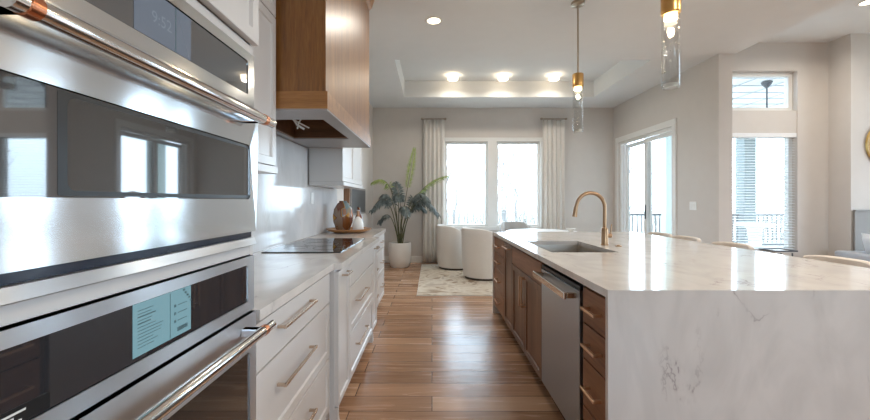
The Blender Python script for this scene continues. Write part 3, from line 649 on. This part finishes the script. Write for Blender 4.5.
MB().box(KX0+0.001, KX0+0.025, 5.50, 6.65, 1.05, 1.48, 0.003).build('frame', M['greypanel'], t); MB().box(KX0+0.025, KX0+0.028, 5.53, 6.62, 1.08, 1.45).build('panel', M['slate'], t)

# ================================================================ ISLAND
IX, IX2, IY0, IY1 = 0.69, 2.28, 1.45, 4.21
t = thing('island_countertop', 'veined white quartz island top with waterfall ends', 'countertop', (1.485, 2.83, 0))
SX0, SX1, SY0, SY1 = 0.815, 1.275, 2.52, 3.235
MB().ring(IX, IX2, IY0, IY1, 0.888, 0.920, SX0, SX1, SY0, SY1).build('top_slab', M['quartz'], t)
MB().box(IX, IX2, IY0, IY0+0.022, 0, 0.888).build('waterfall_panel', M['quartz'], t)
MB().box(IX, IX2, IY1-0.022, IY1, 0, 0.888).build('waterfall_panel', M['quartz'], t)
FX2 = 0.708
def island_pulls(d, a, b, z): pull(d, FX2, -1, a, b, z, M['pullg'], 0.006, out=0.034)
ZR = ((0.710, 0.868), (0.545, 0.702), (0.325, 0.537), (0.105, 0.317))
def island_drawers(y0, y1, label, hl):
    t = base_carcass('island_drawer_cabinet', label, FX2, y0, y1, M['walnutV'], 1.30)
    for z0, z1 in ZR:
        d = MB().shaker(FX2, FX2+0.02, y0+0.004, y1-0.004, z0, z1, -1, 0).build('drawer', M['walnutH'], t)
        c = (y0+y1)/2; island_pulls(d, c-hl, c+hl, (z0+z1)/2)
island_drawers(1.4725, 1.735, 'walnut island cabinet of four small drawers nearest the viewer', 0.068)
island_drawers(3.64, 4.187, 'walnut island cabinet of four wider drawers at the far end', 0.10)
# dishwasher
t = thing('dishwasher', 'stainless dishwasher with a bar handle in the island', 'dishwasher', (1.0, 2.075, 0))
MB().box(0.73, 1.29, 1.765, 2.385, 0.095, 0.86).build('body', M['black'], t)
d = MB().box(0.704, 0.73, 1.772, 2.380, 0.115, 0.838, 0.003).build('door', M['steelD'], t)
MB().box(0.708, 0.73, 1.772, 2.380, 0.840, 0.862, 0.002).build('control_strip', M['black'], t)
h = MB().box(0.640, 0.656, 1.80, 2.355, 0.789, 0.826, 0.005, 3).build('handle', M['chrome'], d)
for y in (1.812, 2.343): MB().box(0.656, 0.704, y-0.012, y+0.012, 0.795, 0.821, 0.003).build('bracket', M['pull'], h)
MB().box(0.77, 1.28, 1.775, 2.375, 0.0, 0.095).build('toe_kick', M['kick'], t)
sbox_filler = MB().box(0.72, 1.3, 1.7365, 1.7635, 0.0, 0.882).build('filler_panel', M['kick']); tag(sbox_filler, 'dark filler strip between the dishwasher and the near island drawers', 'filler')
# sink cabinet (hollow)
t = thing('sink_cabinet', 'walnut island sink cabinet with two doors', 'cabinet', (1.0, 2.8, 0))
MB().box(0.728, 1.35, 2.389, 2.407, 0.095, 0.882).box(0.728, 1.35, 3.246, 3.262, 0.095, 0.882).box(0.728, 1.35, 2.407, 3.246, 0.095, 0.115).box(1.33, 1.35, 2.407, 3.246, 0.115, 0.882).build('carcass', M['walnutV'], t)
MB().box(0.78, 1.34, 2.389, 3.262, 0, 0.095).build('toe_kick', M['kick'], t)
MB().shaker(FX2, FX2+0.02, 2.393, 3.260, 0.722, 0.868, -1, 0).build('false_front', M['walnutH'], t)
for a, b, hy in ((2.393, 2.824, 2.795), (2.828, 3.260, 2.858)):
    d = MB().shaker(FX2, FX2+0.02, a, b, 0.105, 0.714, -1, 0.06).build('door', M['walnutV'], t)
    pull(d, FX2, -1, hy, 0.46, 0.69, M['pullg'], vertical=True, out=0.034)
t = thing('island_pullout_cabinet', 'narrow walnut pull-out cabinet left of the sink doors in the island', 'cabinet', (1.0, 3.43, 0))
MB().box(0.728, 1.35, 3.264, 3.636, 0.095, 0.882).build('carcass', M['walnutV'], t); MB().box(0.78, 1.34, 3.264, 3.636, 0, 0.095).build('toe_kick', M['kick'], t)
d = MB().shaker(FX2, FX2+0.02, 3.266, 3.634, 0.105, 0.868, -1, 0.06).build('door', M['walnutV'], t); pull(d, FX2, -1, 3.31, 3.56, 0.835, M['pullg'], out=0.034)
tag(MB().box(1.40, 1.88, 1.474, 4.186, 0.0, 0.884).build('island_cabinet', M['walnutV']), 'walnut panelled base of the island on the stool side', 'cabinet')
# sink
t = thing('kitchen_sink', 'undermount stainless sink in the island top', 'sink', (1.045, 2.94, 0.66))
a = (SX0-0.004, SX1+0.004, SY0-0.004, SY1+0.004)
m = MB().ring(a[0]-.012, a[1]+.012, a[2]-.012, a[3]+.012, 0.67, 0.887, *a).box(a[0]-.012, a[1]+.012, a[2]-.012, a[3]+.012, 0.662, 0.67)
m.build('basin', M['sink'], t); MB().lathe(1.045, 2.94, [(0.045, 0.6702), (0.045, 0.673), (0.03, 0.672)], 24).build('drain', M['chrome'], t, True)
# faucet
FXc, FYc = 1.372, 2.94
t = thing('kitchen_faucet', 'bronze gooseneck faucet behind the island sink', 'faucet', (FXc, FYc, 0.9205))
MB().lathe(FXc, FYc, [(0.031, 0.9205), (0.031, 0.927), (0.027, 0.930), (0.026, 1.045), (0.022, 1.055), (0.016, 1.06)], 32).build('base', M['brass'], t, True)
R = 0.112; zt = 1.222
pts = [(FXc, FYc, 1.055), (FXc, FYc, 1.14)]+[(FXc-R+R*math.cos(a), FYc, zt+R*math.sin(a)) for a in [PI*k/16 for k in range(0, 16)]]
pts += [(FXc-2*R-0.006, FYc, zt-0.008)]
MB().tube(pts, 0.0145, 16).build('spout', M['brass'], t, True)
MB().tube([(FXc-2*R-0.005, FYc, zt-0.002), (FXc-2*R-0.010, FYc, zt-0.04), (FXc-2*R-0.016, FYc, zt-0.078)], [0.0155, 0.018, 0.020], 18).build('spray_head', M['brass'], t, True)
h = MB().tube([(FXc+0.02, FYc, 0.995), (FXc+0.052, FYc, 0.995)], 0.017, 16).build('handle', M['brass'], t, True)
MB().tube([(FXc+0.046, FYc, 1.0), (FXc+0.052, FYc, 1.07), (FXc+0.055, FYc, 1.085)], [0.006, 0.0055, 0.005], 10).build('lever', M['brass'], h, True)
t = thing('air_switch', 'small round bronze button beside the faucet base', 'button', (1.44, 2.86, 0.9205))
MB().lathe(1.44, 2.86, [(0.025, 0.9205), (0.025, 0.926), (0.016, 0.927)], 24).build('collar', M['brass'], t, True); MB().lathe(1.44, 2.86, [(0.012, 0.927), (0.012, 0.931)], 20).build('button', M['brass'], t, True)
# stools
def stool(yc, label):
    t = thing('counter_stool', label, 'stool', (2.33, yc, 0), 'cream stools along the island')
    MB().box(2.05, 2.44, yc-0.19, yc+0.19, 0.60, 0.67, 0.02, 3).build('seat', M['stool'], t, True)
    m = MB(); b = m.bm; n = 14; rows = []
    for k in range(n+1):
        s = -1+2*k/n; y = yc+0.19*s; bow = 0.06*s*s; h = 0.926-0.012*abs(s)**6
        rows.append([b.verts.new(p) for p in ((2.47-bow, y, 0.68), (2.485-bow, y, h-0.008), (2.495-bow, y, h), (2.515-bow, y, h), (2.525-bow, y, h-0.008), (2.505-bow, y, 0.68))])
    for p, q in zip(rows, rows[1:]):
        for k in range(6): b.faces.new((p[k], p[(k+1) % 6], q[(k+1) % 6], q[k]))
    b.faces.new(rows[0]); b.faces.new(rows[-1][::-1]); m.build('backrest', M['stool'], t, True)
    for sx in (2.08, 2.41):
        for sy in (-0.17, 0.17):
            MB().tube([(sx+(0.03 if sx > 2.2 else -0.0), yc+sy*1.1, 0), (sx, yc+sy, 0.605)], [0.013, 0.018], 10).build('leg', M['boardwood'], t, True)
    MB().box(2.435, 2.475, yc-0.1, yc-0.07, 0.62, 0.70).box(2.435, 2.475, yc+0.07, yc+0.1, 0.62, 0.70).build('back_support', M['boardwood'], t)
    MB().tube([(2.085, yc-0.178, 0.22), (2.085, yc+0.178, 0.22)], 0.009, 8).build('footrest', M['pull'], t, True)
for y, l in ((2.23, 'nearest cream counter stool back showing over the island edge'), (3.02, 'second nearest cream stool back, in front of the blinds window'), (3.575, 'third cream stool back from the viewer, below the light switch'), (3.975, 'farthest cream stool back, in front of the sliding door')): stool(y, l)

# ================================================================ DINING AREA
t = thing('area_rug', 'cream and tan abstract rug under the white chairs', 'rug', (1.3, 6.2, 0.0005))
MB().box(-0.20, 2.9, 4.95, 7.36, 0.0005, 0.012, 0.004).build('pile', M['rug'], t); MB().ring(-0.205, 2.905, 4.945, 7.365, 0.0005, 0.010, -0.19, 2.89, 4.96, 7.35).build('binding', M['curtain'], t)
def barrel(x, y, face, r, hb, hf, label, mat):
    t = thing('barrel_chair', label, 'chair', (x, y, 0.012), 'barrel chairs at the dining table'); m = MB(); b = m.bm; n = 48; rows = []
    th = 0.075
    for k in range(n):
        a = 2*PI*k/n; c = 0.5-0.5*math.cos(a-face)       # 1 at the back
        s = max(0, min(1, (c-0.10)/0.75)); s = s*s*(3-2*s); h = hf+(hb-hf)*s
        ca, sa = math.cos(a), math.sin(a)
        rows.append([b.verts.new((x+ca*q, y+sa*q, z)) for q, z in ((r*0.90, 0.05), (r*0.97, 0.3), (r, h-0.03), (r-0.015, h-0.006), (r-th/2, h), (r-th+0.01, h-0.006), (r-th, h-0.03), (r-th-0.01, 0.3), (r-th-0.02, 0.05))])
    for k in range(n):
        p, q = rows[k], rows[(k+1) % n]
        for i in range(9): b.faces.new((p[i], q[i], q[(i+1) % 9], p[(i+1) % 9]))
    m.build('shell', mat, t, True)
    MB().lathe(x, y, [(r-th-0.03, 0.30), (r-th-0.016, 0.33), (r-th-0.016, 0.42), (r-th-0.05, 0.455), (0.01, 0.465)], 40).build('seat_cushion', mat, t, True)
    MB().lathe(x, y, [(r*0.84, 0.0125), (r*0.84, 0.05), (r*0.5, 0.05)], 40).build('base', M['kick'], t, True)  # dark ring stands in for the shadow of the swivel gap
barrel(0.45, 7.0, 0.25, 0.375, 0.82, 0.60, 'white barrel chair nearer the left curtain', M['chair'])
barrel(0.86, 6.12, 0.35, 0.375, 0.83, 0.72, 'white barrel chair in front, half hidden by the island', M['chair'])
barrel(1.64, 7.21, -1.45, 0.31, 0.86, 0.6, 'pale grey chair back below the right dining window', M['chairg'])
t = thing('dining_table', 'round white dining table among the barrel chairs, mostly behind the island', 'table', (1.86, 6.28, 0.012))
MB().lathe(1.86, 6.28, [(0.56, 0.72), (0.6, 0.735), (0.6, 0.75), (0.585, 0.755)], 56).build('tabletop', M['white'], t, True)
MB().lathe(1.86, 6.28, [(0.3, 0.0125), (0.3, 0.03), (0.1, 0.1), (0.08, 0.5), (0.16, 0.72)], 40).build('pedestal', M['white'], t, True)
tag(MB().lathe(2.28, 6.08, [(0.03, 0.7555), (0.045, 0.77), (0.075, 0.82), (0.07, 0.82), (0.042, 0.775)], 32).build('serving_bowl', M['white'], None, True), 'small white bowl on the right edge of the dining table', 'bowl')
# curtains and rods
def curtain(x0, x1, zt, label, seed):
    rnd = random.Random(seed); m = MB(); b = m.bm; n = 110; nz = 14; w = 2*PI*5; ph = rnd.uniform(0, 6); g = []
    for j in range(nz+1):
        z = 0.02+(zt-0.02)*j/nz; f = 1-j/nz; row = []
        for i in range(n+1):
            s = i/n; amp = 0.022+0.022*f
            y = BY-0.085+amp*math.sin(w*s+ph+0.5*math.sin(3*s+2*f)) + 0.006*math.sin(0.6*w*s+3*f)
            x = x0+(x1-x0)*s+0.012*math.sin(2*w*s+2*ph) - (0.02*f)*(0.5-s)*2
            row.append(b.verts.new((x, y, z)))
        g.append(row)
    for j in range(nz):
        for i in range(n): b.faces.new((g[j][i], g[j][i+1], g[j+1][i+1], g[j+1][i]))
    o = m.build('curtain', M['curtain'], None, True); md = o.modifiers.new('thickness', 'SOLIDIFY'); md.thickness = 0.005; md.offset = 0
    return tag(o, label, 'curtain', None)
def rod(x0, x1, z, label):
    t = thing('curtain_rod', label, 'curtain rod', ((x0+x1)/2, BY-0.085, z))
    MB().tube([(x0, BY-0.085, z), (x1, BY-0.085, z)], 0.012, 12).build('rod', M['nickel'], t, True)
    for x, s in ((x0, -1), (x1, 1)):
        MB().tube([(x, BY-0.085, z), (x+s*0.012, BY-0.085, z), (x+s*0.035, BY-0.085, z), (x+s*0.045, BY-0.085, z)], [0.013, 0.022, 0.022, 0.01], 14).build('finial', M['nickel'], t, True)
    xm = (x0+x1)/2
    MB().tube([(xm, BY-0.085, z), (xm, BY-0.002, z)], 0.007, 8).tube([(xm, BY-0.012, z), (xm, BY-0.001, z)], 0.025, 14).build('bracket', M['nickel'], t, True)
rod(-0.18, 0.25, 2.95, 'short curtain rod holding the left curtain'); rod(2.26, 2.72, 2.95, 'short curtain rod holding the right curtain')
curtain(-0.18, 0.24, 2.935, 'oatmeal linen curtain left of the dining windows, behind the plant', 1); curtain(2.27, 2.71, 2.935, 'oatmeal linen curtain right of the dining windows, behind the faucet', 2)
# potted palm
PX, PY = -0.62, 7.15
t = thing('potted_palm', 'tall leafy palm in a white pot in the far left corner', 'plant', (PX, PY, 0))
pr = [(0.16, 0.0005), (0.185, 0.03), (0.21, 0.16), (0.222, 0.32), (0.215, 0.46), (0.205, 0.475), (0.195, 0.47), (0.19, 0.40), (0.01, 0.40)]
p = MB().lathe(PX, PY, pr, 40).build('planter', M['pot'], t, True)
MB().lathe(PX, PY, [(0.188, 0.401), (0.185, 0.43), (0.1, 0.445), (0.01, 0.45)], 28).build('soil', M['soil'], p, True)
def frond(tip, ctrl, mat, width, start, seed, droop=0.5, base=None):
    rnd = random.Random(seed); b0 = Vector(base or (PX+rnd.uniform(-.05, .05), PY+rnd.uniform(-.05, .05), 0.43)); c = Vector(ctrl); e = Vector(tip)
    def B(s): return b0*(1-s)**2+c*2*s*(1-s)+e*s*s
    st = MB().tube([B(k/14) for k in range(15)], [0.011-0.009*k/14 for k in range(15)], 7).build('stem', M['stem'], t, True)
    m = MB(); b = m.bm; n = 40
    for k in range(n):
        s = start+(1-start)*k/(n-1); p = B(s); d = (B(min(1, s+0.02))-B(s-0.02)).normalized()
        u = Vector((0, 0, 1)) if abs(d.z) < 0.85 else Vector((0.3, -1, 0.1))
        side = d.cross(u).normalized(); q = (s-start)/(1-start)
        L = width*(0.35+0.65*math.sin(PI*min(1, 0.12+0.86*q)))*rnd.uniform(.88, 1.1)
        for sg in (-1, 1):
            dr = (side*sg*0.75+d*(0.55+0.5*q)+Vector((0, 0, -droop*rnd.uniform(.5, 1.2)))).normalized()
            w = (0.008 if mat is M['leafL'] else 0.014)*rnd.uniform(.8, 1.15); nn = d-dr*d.dot(dr); nn = nn.normalized() if nn.length > 1e-4 else u
            p1 = p+dr*L*0.45+Vector((0, 0, 0.01)); p2 = p+dr*L+Vector((0, 0, -droop*L*0.35))
            v = [b.verts.new(x) for x in (p, p1+nn*w, p2, p1-nn*w, p1+Vector((0, 0, 0.006)))]
            b.faces.new((v[0], v[1], v[4])); b.faces.new((v[1], v[2], v[4])); b.faces.new((v[2], v[3], v[4])); b.faces.new((v[3], v[0], v[4]))
    o = m.build('frond', mat, t); md = o.modifiers.new('thickness', 'SOLIDIFY'); md.thickness = 0.0015
L_, D_ = M['leafL'], M['leafD']
frond((-0.34, 7.15, 2.27), (-0.50, 7.15, 1.4), L_, 0.13, 0.58, 1, 0.15)
frond((0.27, 6.98, 1.74), (-0.42, 7.05, 1.62), L_, 0.19, 0.50, 2, 0.5)
frond((-1.13, 7.0, 1.62), (-0.68, 7.05, 1.95), L_, 0.17, 0.52, 3, 0.6)
frond((-1.12, 6.85, 1.10), (-0.78, 7.0, 1.72), D_, 0.20, 0.45, 4, 0.9)
frond((0.12, 6.95, 1.02), (-0.30, 7.0, 1.78), D_, 0.22, 0.45, 5, 0.9)
frond((-0.72, 7.3, 1.62), (-0.58, 7.25, 1.35), D_, 0.16, 0.55, 6, 0.5)
frond((-1.02, 7.2, 0.86), (-0.80, 7.2, 1.30), D_, 0.17, 0.5, 7, 0.8)
frond((-0.12, 7.15, 1.10), (-0.42, 7.2, 1.45), D_, 0.18, 0.45, 8, 0.8)
frond((-0.45, 6.7, 1.02), (-0.56, 6.9, 1.52), D_, 0.18, 0.45, 9, 0.8)
frond((-0.15, 7.3, 1.50), (-0.48, 7.2, 1.35), D_, 0.18, 0.5, 10, 0.6)
frond((-0.95, 6.9, 1.35), (-0.72, 7.0, 1.62), D_, 0.19, 0.45, 11, 0.9)
frond((-0.05, 6.9, 1.30), (-0.40, 7.0, 1.75), D_, 0.20, 0.45, 12, 0.9)
frond((-0.62, 6.75, 1.30), (-0.63, 7.0, 1.70), D_, 0.17, 0.5, 13, 0.8)
# switch on the right wall
t = thing('light_switch', 'white light switch plate on the wall right of the sliding door', 'switch', (RX, 5.31, 1.2))
MB().box(RX-0.007, RX-0.0005, 5.24, 5.38, 1.14, 1.26, 0.002).build('cover_plate', M['trim'], t)
for y in (5.285, 5.335): MB().box(RX-0.011, RX-0.007, y-0.016, y+0.016, 1.165, 1.235, 0.0015).build('rocker', M['white'], t)

# ================================================================ LIVING AREA AT THE RIGHT
t = thing('window_blinds', 'white horizontal blinds over the living area window', 'blinds', (4.885, NY+0.035, 0.5))
MB().box(NX0+0.01, NX1-0.01, NY-0.01, NY+0.055, 2.235, 2.298, 0.004).build('headrail', M['blind'], t)
m = MB()
for k in range(42):
    z = 0.545+0.0405*k
    m.prism([(NY+0.008, z-0.006), (NY+0.056, z+0.006), (NY+0.056, z+0.0085), (NY+0.008, z-0.0035)], 'X', NX0+0.015, NX1-0.015)
m.build('slats', M['blind'], t); MB().box(NX0+0.012, NX1-0.012, NY+0.006, NY+0.054, 0.508, 0.528, 0.003).build('bottom_rail', M['blind'], t)
m = MB()
for x in (NX0+0.2, NX1-0.2): m.box(x-0.001, x+0.001, NY+0.006, NY+0.008, 0.52, 2.235)
m.build('ladder_cords', M['blind'], t)
t = thing('side_table', 'low table with a dark rounded rim beneath the blinds window', 'table', (4.72, 5.05, 0))
m = framed(0, 0.02, -0.16, 0.16, -0.12, 0.12, -0.148, 0.148, -0.108, 0.108, 0.05); 
for v in m.bm.verts: v.co = Vector((4.72+v.co.y, 5.05+v.co.z, 0.59+v.co.x))
m.build('rim', M['rail'], t); MB().box(4.72-0.15, 4.72+0.15, 5.05-0.11, 5.05+0.11, 0.575, 0.598, 0.004).build('tabletop', M['white'], t)
for sx in (-0.12, 0.12):
    for sy in (-0.08, 0.08): MB().tube([(4.72+sx, 5.05+sy, 0), (4.72+sx, 5.05+sy, 0.58)], 0.009, 8).build('leg', M['rail'], t, True)
t = thing('armchair', 'light grey upholstered armchair at the right edge', 'armchair', (6.05, 4.78, 0), None, math.radians(-12))
MB().box(-0.42, -0.28, -0.42, 0.42, 0.06, 0.57, 0.03, 3).build('backrest', M['sofa'], t, True, True)
MB().box(-0.28, 0.42, 0.28, 0.42, 0.06, 0.57, 0.03, 3).build('armrest', M['sofa'], t, True, True); MB().box(-0.28, 0.42, -0.42, -0.28, 0.06, 0.57, 0.03, 3).build('armrest', M['sofa'], t, True, True)
MB().box(-0.28, 0.40, -0.28, 0.28, 0.06, 0.30, 0.01).build('seat_base', M['sofa'], t, True, True); MB().box(-0.275, 0.41, -0.275, 0.275, 0.30, 0.44, 0.04, 3).build('seat_cushion', M['sofa'], t, True, True)
for sx in (-0.36, 0.36):
    for sy in (-0.36, 0.36): MB().tube([(sx, sy, 0), (sx, sy, 0.06)], [0.015, 0.02], 8).build('leg', M['boardwood'], t, True, True)
m = MB(); b = m.bm; n = 12; g = [[None]*(n+1) for _ in range(n+1)]; g2 = [[None]*(n+1) for _ in range(n+1)]
for i in range(n+1):
    for j in range(n+1):
        u, v = -1+2*i/n, -1+2*j/n; th = 0.07*max(0, (1-u**4)*(1-v**4))**0.5; k = 1-0.06*(1-abs(u))*abs(v)**2-0.0
        y, z = 0.255*u*(1-0.07*(1-v*v)), 0.20*v*(1-0.07*(1-u*u))
        g[i][j] = b.verts.new((th, y, z)); g2[i][j] = g[i][j] if th == 0 else b.verts.new((-th, y, z))
for i in range(n):
    for j in range(n):
        b.faces.new((g[i][j], g[i+1][j], g[i+1][j+1], g[i][j+1]))
        try: b.faces.new((g2[i][j], g2[i][j+1], g2[i+1][j+1], g2[i+1][j]))
        except ValueError: pass
o = m.build('throw_pillow', M['pillow'], None, True); tag(o, 'white throw pillow propped in the grey armchair', 'pillow')
o.location = (5.895, 4.833, 0.635); o.rotation_euler = (0, math.radians(-12), math.radians(-12))
t = thing('wall_panel', 'low taupe grey panel on the right wall behind the armchair', 'panel', (6.6, 5.27, 0))
MB().box(6.012, 7.2, 5.26, 5.284, 0.0, 1.12, 0.003).build('body', M['greypanel'], t); MB().box(6.006, 7.22, 5.245, 5.284, 1.12, 1.145, 0.003).build('cap', M['greypanel'], t)
t = thing('wall_disc', 'round woven gold wall decoration at the right edge', 'wall art', (6.53, 5.29, 2.08))
m = MB(); m.lathe(0, 0, [(0.32, 0), (0.34, 0.012), (0.32, 0.024), (0.30, 0.012)], 56, False)
# close the rim loop
for v in m.bm.verts: v.co = Vector((6.53+v.co.x, 5.298-v.co.z, 2.08+v.co.y))
m.build('rim', M['gold'], t, True)
m = MB(); m.lathe(0, 0, [(0.31, 0.002), (0.31, 0.010), (0.2, 0.016), (0.02, 0.02)], 56)
for v in m.bm.verts: v.co = Vector((6.53+v.co.x, 5.298-v.co.z, 2.08+v.co.y))
m.build('woven_face', M['art'], t, True)
